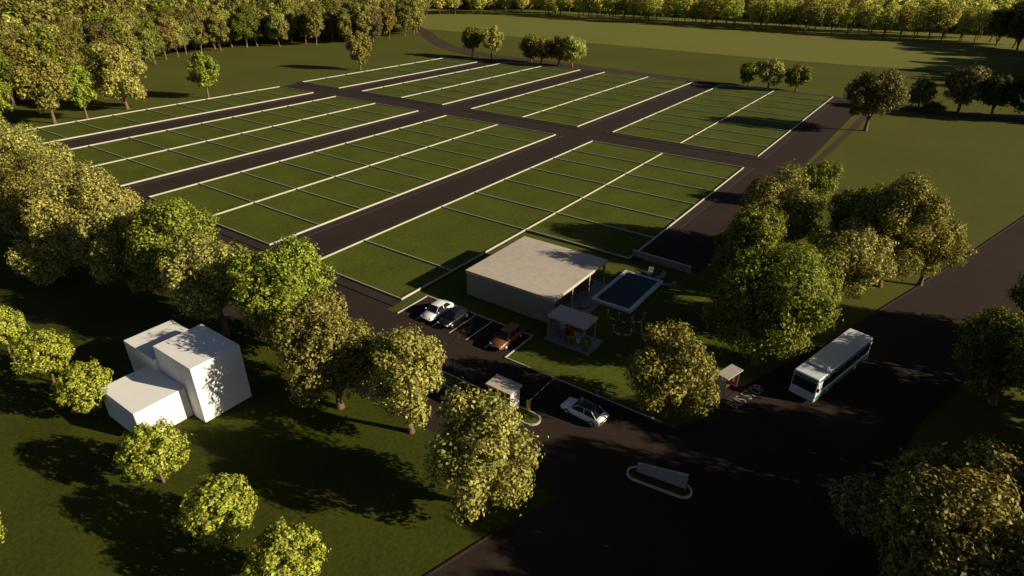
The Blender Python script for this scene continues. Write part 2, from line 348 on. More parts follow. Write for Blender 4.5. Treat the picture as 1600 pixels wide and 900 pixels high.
# pool
t = thing('swimming_pool', 'rectangular dark swimming pool with a pale coping on the lawn', 'pool', (-27.9, 65.9, 0))
MB().ring([(-2.75, -5.0), (2.75, -5.0), (2.75, 5.0), (-2.75, 5.0)], [(-2.3, -4.55), (2.3, -4.55), (2.3, 4.55), (-2.3, 4.55)], -.02, .34).build('coping', COPING, t)
MB().poly([(-2.32, -4.57), (2.32, -4.57), (2.32, 4.57), (-2.32, 4.57)], .22).build('water', WATER, t)
for x, y, sgn in ((-2.0, -4.55, 1), (2.0, 4.55, -1)):
    k = MB()
    for dx in (-.25, .25):
        k.tube([(x + dx, y - sgn * .3, .34), (x + dx, y - sgn * .3, .95), (x + dx, y - sgn * .1, 1.15), (x + dx, y + sgn * .12, 1.0), (x + dx, y + sgn * .14, .15)], .025, 6)
    for z in (.25,): k.box(x - .25, x + .25, y + sgn * .12 - .04, y + sgn * .12 + .04, z, z + .03)
    k.build('ladder', STEEL, t)
# kiosk with barbecue
struct('kiosk_slab', MB().prism([(-30.7, 50.0), (-24.9, 50.0), (-24.9, 53.5), (-30.7, 53.5)], -.02, .06), mat('kiosk_floor', (.25, .26, .29), .8, .3, noise=(2, .12)))
t = thing('barbecue_kiosk', 'small flat-roofed open kiosk with one side wall beside the clubhouse', 'kiosk', (-28.1, 51.9, .06))
MB().bbox(-2.55, 2.4, -1.5, 1.5, 2.65, 2.9, .02).build('roof', CONC, t)
MB().box(-2.45, -2.25, -1.4, 1.4, 0, 2.65).build('wall', GREYW, t)
for y in (-1.3, 1.3): MB().bbox(2.1, 2.28, y - .09, y + .09, 0, 2.65, .01).build('column', GREYW, t)
k = MB(); k.bbox(-2.2, -.6, .75, 1.35, .86, .92, .01); k.box(-2.15, -.65, .8, 1.3, 0, .86); k.build('counter', COPING, t)
t = thing('brick_barbecue', 'red brick barbecue column standing under the kiosk roof', 'barbecue', (-28.15, 51.35, .06))
k = MB(); k.bbox(-.42, .42, -.35, .35, 0, .85, .02); k.box(-.42, -.3, -.35, .35, .85, 1.55); k.box(.3, .42, -.35, .35, .85, 1.55); k.box(-.3, .3, .23, .35, .85, 1.55)
k.bbox(-.42, .42, -.35, .35, 1.55, 2.1, .02); k.bbox(-.26, .26, -.22, .22, 2.1, 2.62, .02); k.build('brickwork', BRICK, t)
MB().box(-.3, .3, -.33, .2, .86, .9).build('grill', BLACKM, t)
t = thing('garden_stool', 'round white stool on the kiosk floor right of the brick barbecue', 'stool', (-27.1, 51.5, .06))
MB().tube([(0, 0, 0), (0, 0, .12), (0, 0, .3), (0, 0, .45)], [.14, .2, .24, .22], 12).build('seat', WHITE, t)
dup(t, (-26.2, 52.4, .06), None, 'round white stool at the back of the kiosk floor')

# ------------------------------------------------------------------ other structures
t = thing('club_wall', 'low grey wall closing the end of the right-hand plot road', 'wall', (-27.8, 76.0, 0), math.radians(-3))
MB().box(-4.3, 4.6, -.1, .1, -.02, 1.0).build('wall_body', GREYW, t); MB().box(-4.35, 4.65, -.14, .14, 1.0, 1.06).build('wall_cap', KERBM, t)
t = thing('gatehouse', 'small pale gatehouse hut on the median of the entrance road', 'gatehouse', (-27.3, 37.6, .12))
MB().bbox(-1.5, 1.45, -.95, .95, 2.35, 2.6, .02).build('roof', CONC, t)
k = MB(); k.box(-1.3, 1.3, -.75, .75, -.1, .95); 
for x in (-1.3, 1.12):
    for y in (-.75, .57): k.box(x, x + .18, y, y + .18, .95, 2.35)
k.box(1.0, 1.3, -.57, .57, .95, 2.35); k.build('wall', WHITE, t)
for y in (-.72, .70): MB().box(-1.12, 1.0, y, y + .02, .95, 2.35).build('window', GLASS, t)
t = thing('gate_barrier', 'red and white striped barrier arm by the gatehouse', 'barrier', (-25.2, 38.7, 0))
MB().bbox(-.18, .18, -.14, .14, 0, 1.05, .03).build('cabinet', YELLOWP, t)
MB().box(-.03, .03, .15, 4.6, .87, .94).build('arm', WHITE, t)
for i in range(4): MB().box(-.034, .034, .6 + i * 1.05, 1.1 + i * 1.05, .866, .944).build('stripe', REDP, t)
def lamp(loc, rz, label):
    t = thing('street_lamp', label, 'street lamp', loc, rz)
    k = MB(); k.tube([(0, 0, 0), (0, 0, .25)], [.11, .09], 10); k.tube([(0, 0, .25), (0, 0, 5.1), (.1, 0, 5.3), (.5, 0, 5.4)], [.055, .04, .038, .035], 8); k.build('pole', BLACKM, t)
    MB().bbox(.35, 1.0, -.11, .11, 5.37, 5.45, .02).build('lamp_head', BLACKM, t); return t
lamp((-33.3, 37.5, .1), math.pi / 2, 'thin black street lamp on the grassy median of the entrance road')
# entrance sign in its kerbed bed
t = thing('entrance_sign', 'low tapering stone sign wall in an oval kerbed bed at the entrance', 'sign', (-11.2, 37.2, 0), math.radians(7))
MB().ring(stadium(0, 0, 2.75, .85), stadium(0, 0, 2.58, .68), -.01, .16).build('kerb', KERBM, t)
MB().poly(stadium(0, 0, 2.6, .7), .1).build('planting_bed', GRASS, t)
MB().add([(-2.0, .25, .1), (2.15, .25, .1), (2.15, .25, 1.55), (-2.0, .25, .95), (-2.0, .5, .1), (2.15, .5, .1), (2.15, .5, 1.55), (-2.0, .5, .95)],
         [(0, 1, 2, 3), (5, 4, 7, 6), (4, 0, 3, 7), (1, 5, 6, 2), (3, 2, 6, 7), (4, 5, 1, 0)]).build('sign_wall', STONE, t)
# bus shelter
t = thing('bus_shelter', 'small grey-roofed bus shelter with side panels by the main road', 'bus shelter', (-10.55, 52.5, 0), math.radians(-16))
MB().bbox(-.75, .6, -1.3, 1.3, 2.35, 2.45, .015).build('roof', mat('shelter_roof', (.40, .36, .31), .85, .2, noise=(4, .12)), t)
for y in (-1.15, 1.15):
    for x in (-.62, .4): MB().box(x - .03, x + .03, y - .03, y + .03, 0, 2.35).build('post', BLACKM, t)
MB().box(-.66, -.63, -1.1, 1.1, .25, 2.1).build('back_panel', GLASS, t)
MB().box(-.58, .36, -1.165, -1.135, .3, 2.15).build('side_panel', CREAM, t)
p = MB().box(-.58, .36, 1.12, 1.18, .3, 2.15).build('poster_case', WHITE, t)
MB().box(-.5, .28, 1.085, 1.117, .4, 2.05).build('poster', REDP, p)
k = MB(); k.bbox(-.25, .02, 1.06, 1.082, .7, 1.75, .008); k.build('poster_artwork', WHITE, p)
k = MB(); k.bbox(-.5, -.15, -.9, .9, .42, .47, .012); k.box(-.42, -.22, -.7, -.62, 0, .42); k.box(-.42, -.22, .62, .7, 0, .42); k.build('bench', WOODM, t)
struct('shelter_slab', MB().prism([(-12.0, 51.0), (-10.3, 50.5), (-9.2, 54.1), (-10.9, 54.6)], -.02, .06), PAVING)
# outdoor exercise machines
def gym(loc, rz):
    t = thing('exercise_machine', 'small pale metal outdoor exercise machine on the dark lawn below the pool', 'exercise machine', loc, rz, 'exercise machines on the lawn below the pool')
    MB().tube([(0, 0, 0), (0, 0, 1.5)], .055, 8).build('post', STEEL, t)
    MB().tube([(-.45, 0, 1.25), (-.2, 0, 1.5), (.2, 0, 1.5), (.45, 0, 1.25)], .03, 6).build('handlebar', YELLOWP, t)
    MB().tube([(0, 0, .7), (.35, 0, .45), (.6, 0, .3)], .035, 6).build('arm', STEEL, t)
    MB().bbox(.4, .85, -.16, .16, .28, .34, .015).build('seat', YELLOWP, t); return t
gm = gym((-26.7, 57.9, 0), .3)
for i, p in enumerate([(-25.3, 58.0), (-23.7, 58.2), (-22.6, 55.6), (-22.9, 59.8), (-22.2, 57.5), (-24.6, 55.2)]): dup(gm, (p[0], p[1], 0), .3 + i * 1.3)

# ------------------------------------------------------------------ vehicles
def loft(stations, M=None):
    mb = MB(); n = 10; vs = []
    for x, zl, zt, w in stations:
        half = [(.80 * w, zl), (.97 * w, zl + .10), (w, zl + (zt - zl) * .5), (.965 * w, zt - .09), (.84 * w, zt)]
        vs += [(x, y, z) for y, z in half] + [(x, -y, z) for y, z in half[::-1]]
    fs = []
    for k in range(len(stations) - 1):
        for i in range(n): fs.append((k * n + i, k * n + (i + 1) % n, (k + 1) * n + (i + 1) % n, (k + 1) * n + i))
    fs += [tuple(range(n)), tuple(range((len(stations) - 1) * n, len(stations) * n))[::-1]]
    return mb.add(vs, fs, True)
def wheel(par, x, y, r, w=.2):
    s = 1 if y > 0 else -1
    ty = MB().tube([(x, y - w / 2, r), (x, y - w / 2 + .03, r), (x, y + w / 2 - .03, r), (x, y + w / 2, r)], [r * .9, r, r, r * .9], 18).build('wheel', TYRE, par)
    k = MB().cyl((x, y + s * (w / 2 - .005), r), (0, 1, 0), r * .64, .02, 14); k.build('rim', RIM, ty)
def car(label, loc, rz, paint, L=4.4, W=1.8, H=1.45, roofm=None, suv=False):
    t = thing('parked_car' if 'parked' in label else 'car', label, 'car', loc, rz)
    w, f, b = W / 2, L / 2, -L / 2; belt = .62 * H; hood = belt - (.02 if suv else .06); zl = .2
    body = loft([(b, .42, belt - .16, w * .80), (b + .08, .30, belt - .04, w * .92), (b + .35, zl, belt + .02, w * .985), (b + L * .3, zl, belt + .02, w), (0, zl, belt, w), (f - L * .28, zl, hood, w * .99), (f - .45, zl, hood - .09, w * .97), (f - .12, .26, hood - .20, w * .90), (f, .36, hood - .34, w * .76)]).build('body', paint, t)
    xf, xr = f - L * .255, b + (.25 if suv else L * .10); tf, tr = xf - L * .165, xr + (.28 if suv else L * .15)
    wb, wt, zb, zr = w * .88, w * .68, belt - .03, H
    def panel(name, q, m, th=.012):
        q = [Vector(p) for p in q]; n = (q[1] - q[0]).cross(q[2] - q[0]).normalized()
        if n.dot(sum(q, Vector()) / 4 - Vector((0, 0, belt))) < 0: n = -n
        vs = [p + n * th for p in q] + [p - n * .03 for p in q]
        MB().add(vs, [(0, 1, 2, 3), (4, 7, 6, 5), (0, 4, 5, 1), (1, 5, 6, 2), (2, 6, 7, 3), (3, 7, 4, 0)]).build(name, m, t)
    lerp = lambda a, b_, s: tuple(a[i] + (b_[i] - a[i]) * s for i in range(3))
    def inset(q, s=.07):
        c = tuple(sum(p[i] for p in q) / 4 for i in range(3)); return [lerp(p, c, s) for p in q]
    A, B_, C, D_ = (xf, wb, zb), (xf, -wb, zb), (xr, -wb, zb), (xr, wb, zb)
    a, b2, c, d = (tf, wt, zr - .03), (tf, -wt, zr - .03), (tr, -wt, zr - .05), (tr, wt, zr - .05)
    MB().add([A, B_, C, D_, a, b2, c, d], [(0, 1, 5, 4), (1, 2, 6, 5), (2, 3, 7, 6), (3, 0, 4, 7), (4, 5, 6, 7)]).build('cabin_shell', paint, t)
    panel('windscreen', inset([A, B_, b2, a]), GLASS); panel('rear_window', inset([D_, C, c, d]), GLASS)
    for s in (1, -1):
        P = [(p[0], p[1] * s, p[2]) for p in (A, D_, d, a)]
        m1, m2 = lerp(P[0], P[1], .52), lerp(P[3], P[2], .48)
        panel('side_window', inset([P[0], m1, m2, P[3]], .09), GLASS); panel('side_window', inset([m1, P[1], P[2], m2], .09), GLASS)
    MB().add([(tf + .05, wt * .98, zr - .02), (tf + .05, -wt * .98, zr - .02), (tr - .05, -wt * .98, zr - .04), (tr - .05, wt * .98, zr - .04), (tf - .2, wt * .8, zr + .03), (tf - .2, -wt * .8, zr + .03), (tr + .2, -wt * .8, zr + .02), (tr + .2, wt * .8, zr + .02)],
             [(0, 1, 5, 4), (1, 2, 6, 5), (2, 3, 7, 6), (3, 0, 4, 7), (4, 5, 6, 7)], True).build('roof', roofm or paint, t)
    rr = .36 if suv else .32
    for x in (f - L * .19, b + L * .19):
        for s in (1, -1): wheel(t, x, s * (w - .07), rr)
    for s in (1, -1):
        MB().bbox(f - .30, f - .06, s * w * .70 - .17, s * w * .70 + .17, hood - .34, hood - .2, .03).build('headlight', LAMPG, t)
        MB().bbox(b - .01, b + .12, s * w * .68 - .15, s * w * .68 + .15, belt - .26, belt - .12, .02).build('taillight', REDL, t)
        MB().bbox(xf - .25, xf - .08, s * (w + .08) - .08, s * (w + .08) + .08, belt + .0, belt + .13, .03).build('wing_mirror', paint, t)
    MB().box(b - .02, b + .01, -.26, .26, .5, .62).build('number_plate', PAINT, t)
    return t
car('white parked car in the bay next to the black car', (-44.1, 47.0, .012), math.radians(-90), WHITEP)
car('black parked car between the white car and the wheelchair bay', (-41.5, 47.0, .012), math.radians(-90), BLACKP)
car('copper brown parked car alone at the right end of the bays', (-33.7, 47.0, .012), math.radians(-90), COPPERP, 4.6, 1.85, 1.62, suv=True)
car('white car with a black roof driving in towards the gatehouse', (-20.4, 41.0, .008), math.radians(176), WHITEP, 4.5, 1.82, 1.46, roofm=BLACKP)

# bus
t = thing('city_bus', 'white and green city bus stopped in the shade on the main road', 'bus', (-2.75, 61.4, .008), math.atan2(-11.7, -3.1))
L2, W2 = 6.0, 1.27
MB().bbox(-L2, L2, -W2, W2, 1.0, 2.95, .12, 3).build('body', BUSW, t)
MB().bbox(-L2 + .03, L2 - .02, -W2 - .006, W2 + .006, .34, 1.02, .05).build('skirt', BUSW, t)
for s in (1, -1):
    MB().box(-L2 + .2, L2 - .25, s * (W2 + .002) - .01, s * (W2 + .002) + .01, .42, .96).build('green_stripe', BUSG, t)
    for i in range(7):
        x = -L2 + .45 + i * 1.5
        if s > 0 and i == 7: continue
        MB().box(x, x + 1.4, s * (W2 + .004) - .012, s * (W2 + .004) + .012, 1.35, 2.42).build('side_window', GLASS, t)
    MB().box(-L2 + .15, L2 - .2, s * (W2 - .01) - .03, s * (W2 - .01) + .03, 2.56, 2.80).build('roof_stripe', BUSG, t)
MB().box(L2 - .01, L2 + .02, -W2 + .14, W2 - .14, 1.3, 2.45).build('windscreen', GLASS, t)
MB().box(L2 - .01, L2 + .018, -W2 + .2, W2 - .2, 2.52, 2.78).build('destination_panel', BUSG, t)
MB().bbox(L2 - .1, L2 + .06, -W2 + .03, W2 - .03, .36, .72, .03).build('bumper', BUSW, t)
MB().box(-L2 - .02, -L2 + .01, -W2 + .25, W2 - .25, 1.6, 2.4).build('rear_window', GLASS, t)
d = MB().box(L2 - 1.35, L2 - .4, -W2 - .022, -W2 - .004, .45, 2.45).build('door', GLASS, t)
MB().bbox(L2 - 3.0, L2 - 2.0, -.95, .95, 2.95, 3.17, .06).build('roof_unit', BUSW, t)
for s in (1, -1):
    MB().bbox(L2 + .0, L2 + .07, s * .85 - .2, s * .85 + .2, .78, .98, .02).build('headlight', LAMPG, t)
    k = MB(); k.tube([(L2 - .1, s * 1.2, 2.5), (L2 + .25, s * 1.4, 2.45), (L2 + .28, s * 1.45, 2.2)], .025, 6); k.bbox(L2 + .2, L2 + .32, s * 1.45 - .11, s * 1.45 + .11, 1.8, 2.2, .03); k.build('wing_mirror', BLACKM, t)
    MB().box(-L2 - .03, -L2 + .01, s * .95 - .12, s * .95 + .12, .9, 1.35).build('taillight', REDL, t)
    for x in (L2 - 2.6, -L2 + 3.2): wheel(t, x, s * (W2 - .12), .48, .28)

# ------------------------------------------------------------------ foliage
def leaf_arrays(nr, lobes, n_puffs, per_puff, puff_r, leaf, inner=0.12, up=0.35, spread=1.0):
    """leaf-sized folded quads gathered in puffs over the lobes; returns (verts, n)"""
    C = np.array([l[0] for l in lobes]); Rr = np.array([l[1] for l in lobes], float)
    w = (Rr[:, 0] * Rr[:, 2]) * nr.uniform(.55, 1.3, len(lobes)); w /= w.sum()
    pc = []; pd = []
    while len(pc) < n_puffs:
        k = nr.choice(len(lobes), p=w); d = nr.normal(size=3); d /= np.linalg.norm(d)
        if d[2] < -.75: continue
        rad = nr.uniform(.80, 1.08) if nr.random() > inner else nr.uniform(.35, .75)
        p = C[k] + Rr[k] * d * rad
        q = np.sqrt((((p - C) / Rr) ** 2).sum(1)); q[k] = 9
        if q.min() < .72 and nr.random() > .12: continue
        pc.append(p); pd.append(d)
    pc = np.array(pc); pd = np.array(pd)
    N = n_puffs * per_puff; idx = np.repeat(np.arange(n_puffs), per_puff)
    pr = puff_r * nr.uniform(.6, 1.35, n_puffs)
    o = nr.normal(size=(N, 3)); o /= np.linalg.norm(o, axis=1)[:, None]
    pos = pc[idx] + o * (pr[idx] * nr.uniform(.35, 1.05, N) ** .6 * np.where(nr.random(N) < .09, nr.uniform(1.2, 2.0, N), 1.0))[:, None] * spread
    nrm = o * .9 + pd[idx] * .7 + np.array([0, 0, up]) + nr.normal(size=(N, 3)) * .45; nrm /= np.linalg.norm(nrm, axis=1)[:, None]
    t = np.cross(nrm, nr.normal(size=(N, 3))); t /= np.linalg.norm(t, axis=1)[:, None]; b = np.cross(nrm, t)
    s = (leaf * nr.uniform(.55, 1.3, N))[:, None]
    v = np.empty((N, 4, 3)); v[:, 0] = pos - t * s * .62; v[:, 1] = pos + b * s * .42 + nrm * s * .14; v[:, 2] = pos + t * s * .62; v[:, 3] = pos - b * s * .42 + nrm * s * .14
    return v.reshape(-1, 3), N
def quads_mesh(name, v, n, m, col=None):
    me = bpy.data.meshes.new(name); me.vertices.add(n * 4); me.vertices.foreach_set('co', v.astype(np.float32).ravel())
    me.loops.add(n * 4); me.loops.foreach_set('vertex_index', np.arange(n * 4, dtype=np.int32))
    me.polygons.add(n); me.polygons.foreach_set('loop_start', np.arange(0, n * 4, 4, dtype=np.int32)); me.polygons.foreach_set('loop_total', np.full(n, 4, np.int32))
    if col is not None:
        at_ = me.attributes.new('leafcol', 'FLOAT_COLOR', 'FACE'); at_.data.foreach_set('color', np.hstack([col, np.ones((n, 1))]).astype(np.float32).ravel())
    me.update(); me.materials.append(m); return me
def make_lobes(nr, h, r, clear, n, fat=1.0):
    rz = (h - clear) / 2; zc = clear + rz; lob = [((0, 0, zc), (r * .50 * fat, r * .50 * fat, rz * .62))]
    ph = nr.uniform(0, 6.28)
    for i in range(n):
        u = 1 - 1.9 * (i + .5) / n; a = ph + i * 2.39996 + nr.uniform(-.45, .45); ce = math.sqrt(max(0, 1 - u * u)); f = nr.uniform(.46, .80)
        c = (r * f * ce * math.cos(a), r * f * ce * math.sin(a), zc + rz * f * u * (1.0 if u > 0 else 1.08))
        q = r * nr.uniform(.26, .46) * (1.12 - .35 * (f - .46) / .34); lob.append((c, (q, q, q * nr.uniform(.75, 1.0) * min(1.25, rz / r + .1))))
    return lob
def trunk_mesh(nr, h, r, clear, lobes, rt):
    mb = MB(); zc = clear + (h - clear) * .55; bx, by = nr.uniform(-.25, .25), nr.uniform(-.25, .25)
    mb.tube([(0, 0, -.05), (0, 0, .25), (bx * .4, by * .4, clear * .6 + .3), (bx, by, clear + .4), (bx * 1.3, by * 1.3, zc), (bx, by, h * .88)], [rt * 1.5, rt * 1.08, rt * .92, rt * .8, rt * .45, rt * .1], 8)
    for c, q in lobes[1:7]:
        z0 = clear + nr.uniform(-.1, .25) * (h - clear) * .5; s = Vector((bx, by, max(z0, clear * .75))); e = Vector(c)
        m = s.lerp(e, .5) + Vector((0, 0, -.08 * (e - s).length)); mb.tube([s, m, e], [rt * .5, rt * .34, rt * .12], 6)
    return mb
KINDS_ = {  # n_lobes, puffs per m2, leaves per puff, puff radius, leaf length, fatness
    'pale':   dict(nl=14, dens=4.4, pp=14, pr=.46, leaf=.225, inner=.14),
    'bright': dict(nl=14, dens=2.2, pp=32, pr=.60, leaf=.235, inner=.08),
    'round':  dict(nl=0, dens=2.6, pp=34, pr=.31, leaf=.18, inner=.05),
}
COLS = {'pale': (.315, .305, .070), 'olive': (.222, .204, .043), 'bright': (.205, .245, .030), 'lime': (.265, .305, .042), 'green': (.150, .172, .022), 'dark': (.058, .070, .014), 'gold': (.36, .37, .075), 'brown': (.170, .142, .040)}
def tree(label, x, y, h, r, kind='pale', col='pale', seed=0, clear=None, rt=None, group=None, dens=1.0, leaf=1.0, name='broadleaf_tree', jitter=.06, mass=True):
    nr = np.random.default_rng(seed + 100); K = KINDS_[kind]; clear = h * .12 if clear is None else clear
    if kind == 'round': lob = [((0, 0, clear + (h - clear) / 2), (r * .9, r * .9, (h - clear) / 2 * .92))]
    else: lob = make_lobes(nr, h, r * .97, clear, K['nl'])
    area = 4 * math.pi * r * ((h - clear) / 2)
    v, n = leaf_arrays(nr, lob, int(area * K['dens'] * dens / leaf ** 1.2), K['pp'], K['pr'] * (.7 + .3 * leaf), K['leaf'] * leaf, K['inner'])
    if mass: v2, n2 = leaf_arrays(nr, lob, int(area * 1.0 / leaf), 7, .6 * r / 4, K['leaf'] * leaf * 1.7, 1.0); v, n = np.vstack([v, v2]), n + n2
    t = thing(name, label, 'tree', (x, y, 0), 0, group)
    c = bpy.data.objects.new('crown', quads_mesh('crown', v, n, LEAF)); COL.objects.link(c); c.parent = t
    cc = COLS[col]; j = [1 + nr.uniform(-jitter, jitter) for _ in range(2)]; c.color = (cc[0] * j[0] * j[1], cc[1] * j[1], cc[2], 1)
    trunk_mesh(nr, h, r, clear, lob, rt or .045 * r + .11).build('trunk', BARK, t)
    return t

# --- row of tall trees between the plots and the near lawn (left to right)
NEAR = [
 ('pale olive tree at the left photo edge, first of the row below the plots', -140, 33, 14.0, 7.0, 'pale', 'pale'),
 ('broad pale cream-flecked tree at the left edge, overlapping the plot road', -119, 33, 15.2, 7.4, 'pale', 'pale'),
 ('dim olive tree low at the left edge behind the small round trees', -106, 29, 13.5, 6.2, 'pale', 'olive'),
 ('tall pale tree standing over a low sunlit one, upper left of the white house', -89, 29, 15.0, 7.0, 'pale', 'pale'),
 ('low pale sunlit tree under the large pale tree, upper left of the white house', -91.0, 23.5, 7.4, 3.8, 'pale', 'pale'),
 ('lobed yellow-green tree just behind the back block of the white house', -71.0, 31, 14.8, 5.2, 'bright', 'bright'),
 ('shady olive tree between the tall pale tree and the lobed yellow-green tree', -79.5, 28.5, 12.6, 5.4, 'pale', 'pale'),
 ('pale green tree with a bare forked trunk right behind the white house', -60.8, 29.5, 12.5, 4.9, 'bright', 'pale'),
 ('bright lobed tree in front of the plot corner, right of the white house', -52.0, 31.8, 13.8, 5.3, 'bright', 'bright'),
 ('wide olive-brown tree between the white house and the pale lone tree', -40.1, 28.4, 12.2, 5.0, 'pale', 'olive'),
 ('pale yellow tree with a clear trunk, in front of the parked cars', -32.1, 29.8, 11.6, 3.7, 'pale', 'pale'),
 ('pale olive tree in front of the gatehouse, at the dark road edge', -21.4, 26.6, 10.8, 4.4, 'pale', 'pale'),
 ('golden olive tree between the entrance road and the bus shelter', -14.2, 45.3, 10.2, 4.2, 'pale', 'olive'),
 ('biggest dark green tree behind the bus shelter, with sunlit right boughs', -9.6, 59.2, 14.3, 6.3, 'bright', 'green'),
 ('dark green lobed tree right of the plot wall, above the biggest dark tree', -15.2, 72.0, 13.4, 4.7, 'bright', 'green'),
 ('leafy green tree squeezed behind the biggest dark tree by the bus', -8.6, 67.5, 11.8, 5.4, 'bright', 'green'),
 ('pale-topped olive tree touching the right plot wall near the road end', -16.0, 88.0, 12.8, 6.6, 'pale', 'olive'),
 ('small green tree at the end of the grass strip beside the plot road', -15.4, 114, 8.7, 3.7, 'bright', 'green'),
 ('pale flecked tree in the middle of the clump beside the bus', -5.4, 80.5, 10.4, 5.3, 'pale', 'pale'),
 ('green lobed tree deep in the clump, left of the tall olive tree', -6.2, 92.5, 12.2, 4.5, 'bright', 'green'),
 ('tall olive tree with a visible trunk at the main road verge', -1.4, 87.0, 16.8, 5.5, 'pale', 'olive'),
 ('olive tree overhanging the sunlit main road at the clump right end', 3.0, 90.5, 10.6, 4.3, 'pale', 'olive'),
 ('huge dark flecked tree filling the lower right corner', 7.2, 37.4, 13.2, 6.5, 'pale', 'olive'),
 ('dark tree at the right edge, just above the huge corner tree', 11.2, 66.0, 11.2, 5.0, 'pale', 'green'),
 ('dark thin tree at the right edge beside the sunlit main road', 14.8, 82.5, 10.6, 3.8, 'pale', 'green'),
]
for i, (lb, x, y, h, r, kd, cl) in enumerate(NEAR):
    far = math.hypot(x, y) > 95
    tree(lb, x, y, h, r, kd, cl, seed=i, dens=.8 if far else 1.0, leaf=1.0 if y > 45 or x < 0 else .95, clear=h * (.20 if ('bare' in lb or 'clear trunk' in lb) else .05 if i < 9 else .08))
# --- unseen neighbours on the right whose shade lies across the road
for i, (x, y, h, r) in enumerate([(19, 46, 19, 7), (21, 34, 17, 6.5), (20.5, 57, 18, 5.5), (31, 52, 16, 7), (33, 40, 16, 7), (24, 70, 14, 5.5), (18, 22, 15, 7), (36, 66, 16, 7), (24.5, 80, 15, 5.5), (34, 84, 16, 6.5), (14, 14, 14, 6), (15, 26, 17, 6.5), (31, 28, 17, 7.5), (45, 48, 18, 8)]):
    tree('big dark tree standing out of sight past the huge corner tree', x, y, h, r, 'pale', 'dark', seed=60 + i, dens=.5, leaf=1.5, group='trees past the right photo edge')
# --- small round trees on the near lawn
R0 = tree('', -76.4, 13.6, 5.6, 2.42, 'round', 'lime', seed=31, dens=1.1, clear=1.0, rt=.11, name='round_tree')
RL = ['small round tree at the left photo edge above the round-tree row', 'small round tree second from the left edge, away from the house', 'small round tree touching the left wall of the white house',
      'small round tree in front of the white house corner', 'small round tree alone in the middle of the near lawn', 'small round tree cut by the bottom photo edge', 'small round tree cut by the left photo edge at the bottom']
R0['label'] = RL[0]
for i, (x, y, s) in enumerate([(-66.6, 14.1, 1.05), (-57.9, 14.2, 1.0), (-44.4, 13.5, 1.03), (-34.7, 13.3, 1.04), (-27.3, 13.3, 1.05), (-47.0, 1.6, 1.0)]):
    dup(R0, (x, y, 0), i * 1.1 + .5, RL[i + 1], None, (s, s, s))
# --- lone trees around the plots and along the track
MID = [
 ('broad brown-olive tree beside the top of the right plot road', -16.6, 180.5, 15.6, 7.6, 'pale', 'brown', .2), ('small dark tree half hidden behind the broad brown-olive tree', -8.2, 219, 9.2, 4.2, 'bright', 'green', .1),
 ('brown-topped tree standing on the track at the far right', 1.7, 221.6, 12.8, 6.6, 'pale', 'brown', .2), ('dark green tree next to the brown-topped tree on the track', 9.6, 220, 11.4, 5.4, 'bright', 'dark', .18), ('dark tree at the right photo edge by the track', 17.5, 218, 14.5, 5.8, 'pale', 'dark', .15),
 ('dark small tree, left one of three by the far plot corner', -60.0, 228, 8.2, 4.2, 'bright', 'green', .12), ('pale tree between two darker ones by the far plot corner', -52.5, 223.6, 10.2, 5.0, 'pale', 'pale', .2), ('green small tree, right one of three by the far plot corner', -44.2, 227, 8.4, 4.4, 'bright', 'green', .12),
 ('dark green tree left of a pale one on the track bend', -179.9, 224, 12.6, 4.8, 'bright', 'green', .22), ('pale green tree right of a dark one on the track bend', -169.6, 224.5, 13.6, 5.4, 'pale', 'pale', .25),
 ('dark bushy tree at the left end of the four-tree clump', -151.1, 228, 11.2, 5.4, 'bright', 'green', .1), ('slim dark tree second in the four-tree clump', -143.6, 224, 11, 4.6, 'pale', 'olive', .2), ('brownish tree third in the four-tree clump', -136.4, 226, 12, 5.6, 'pale', 'brown', .15), ('pale yellow tree at the right end of the four-tree clump', -130.6, 227, 12, 6.0, 'pale', 'gold', .16),
 ('lone olive-brown tree on the left meadow with a long shadow', -192.5, 170, 14.2, 5.4, 'pale', 'olive', .2), ('lone slim green tree touching the left plot wall', -187.6, 103.8, 13.6, 4.6, 'bright', 'bright', .25),
 ('slim bright tree at the left photo edge by the plot wall', -188.6, 50.5, 13.9, 4.2, 'bright', 'bright', .22), ('tall olive tree with a thick trunk left of a slim green tree', -189, 62, 18.5, 7.0, 'pale', 'olive', .2), ('slim lime-green tree between two broad trees by the left wall', -187, 69, 14.5, 4.3, 'bright', 'bright', .25), ('broadest pale tree at the wood corner above the left wall', -191.5, 81.5, 18.2, 8.6, 'pale', 'pale', .12),
]
for i, (lb, x, y, h, r, kd, cl, cf) in enumerate(MID): tree(lb, x, y, h, r, kd, cl, seed=200 + i, clear=h * cf * .75, dens=.6, leaf=1.8, jitter=.06)
for i, (x, y, h, r) in enumerate([(30, 226, 15, 7), (42, 230, 16, 8), (56, 236, 17, 8)]):
    tree('dark tree out of sight past the right end of the track', x, y, h, r, 'pale', 'dark', seed=240 + i, dens=.3, leaf=2, group='trees past the right end of the track')
t = tree('low dark bush on the track edge between two larger trees', -4.6, 214.5, 3.4, 3.2, 'bright', 'dark', seed=260, clear=.2, dens=.6, leaf=1.4, name='shrub')
t['category'] = 'bush'

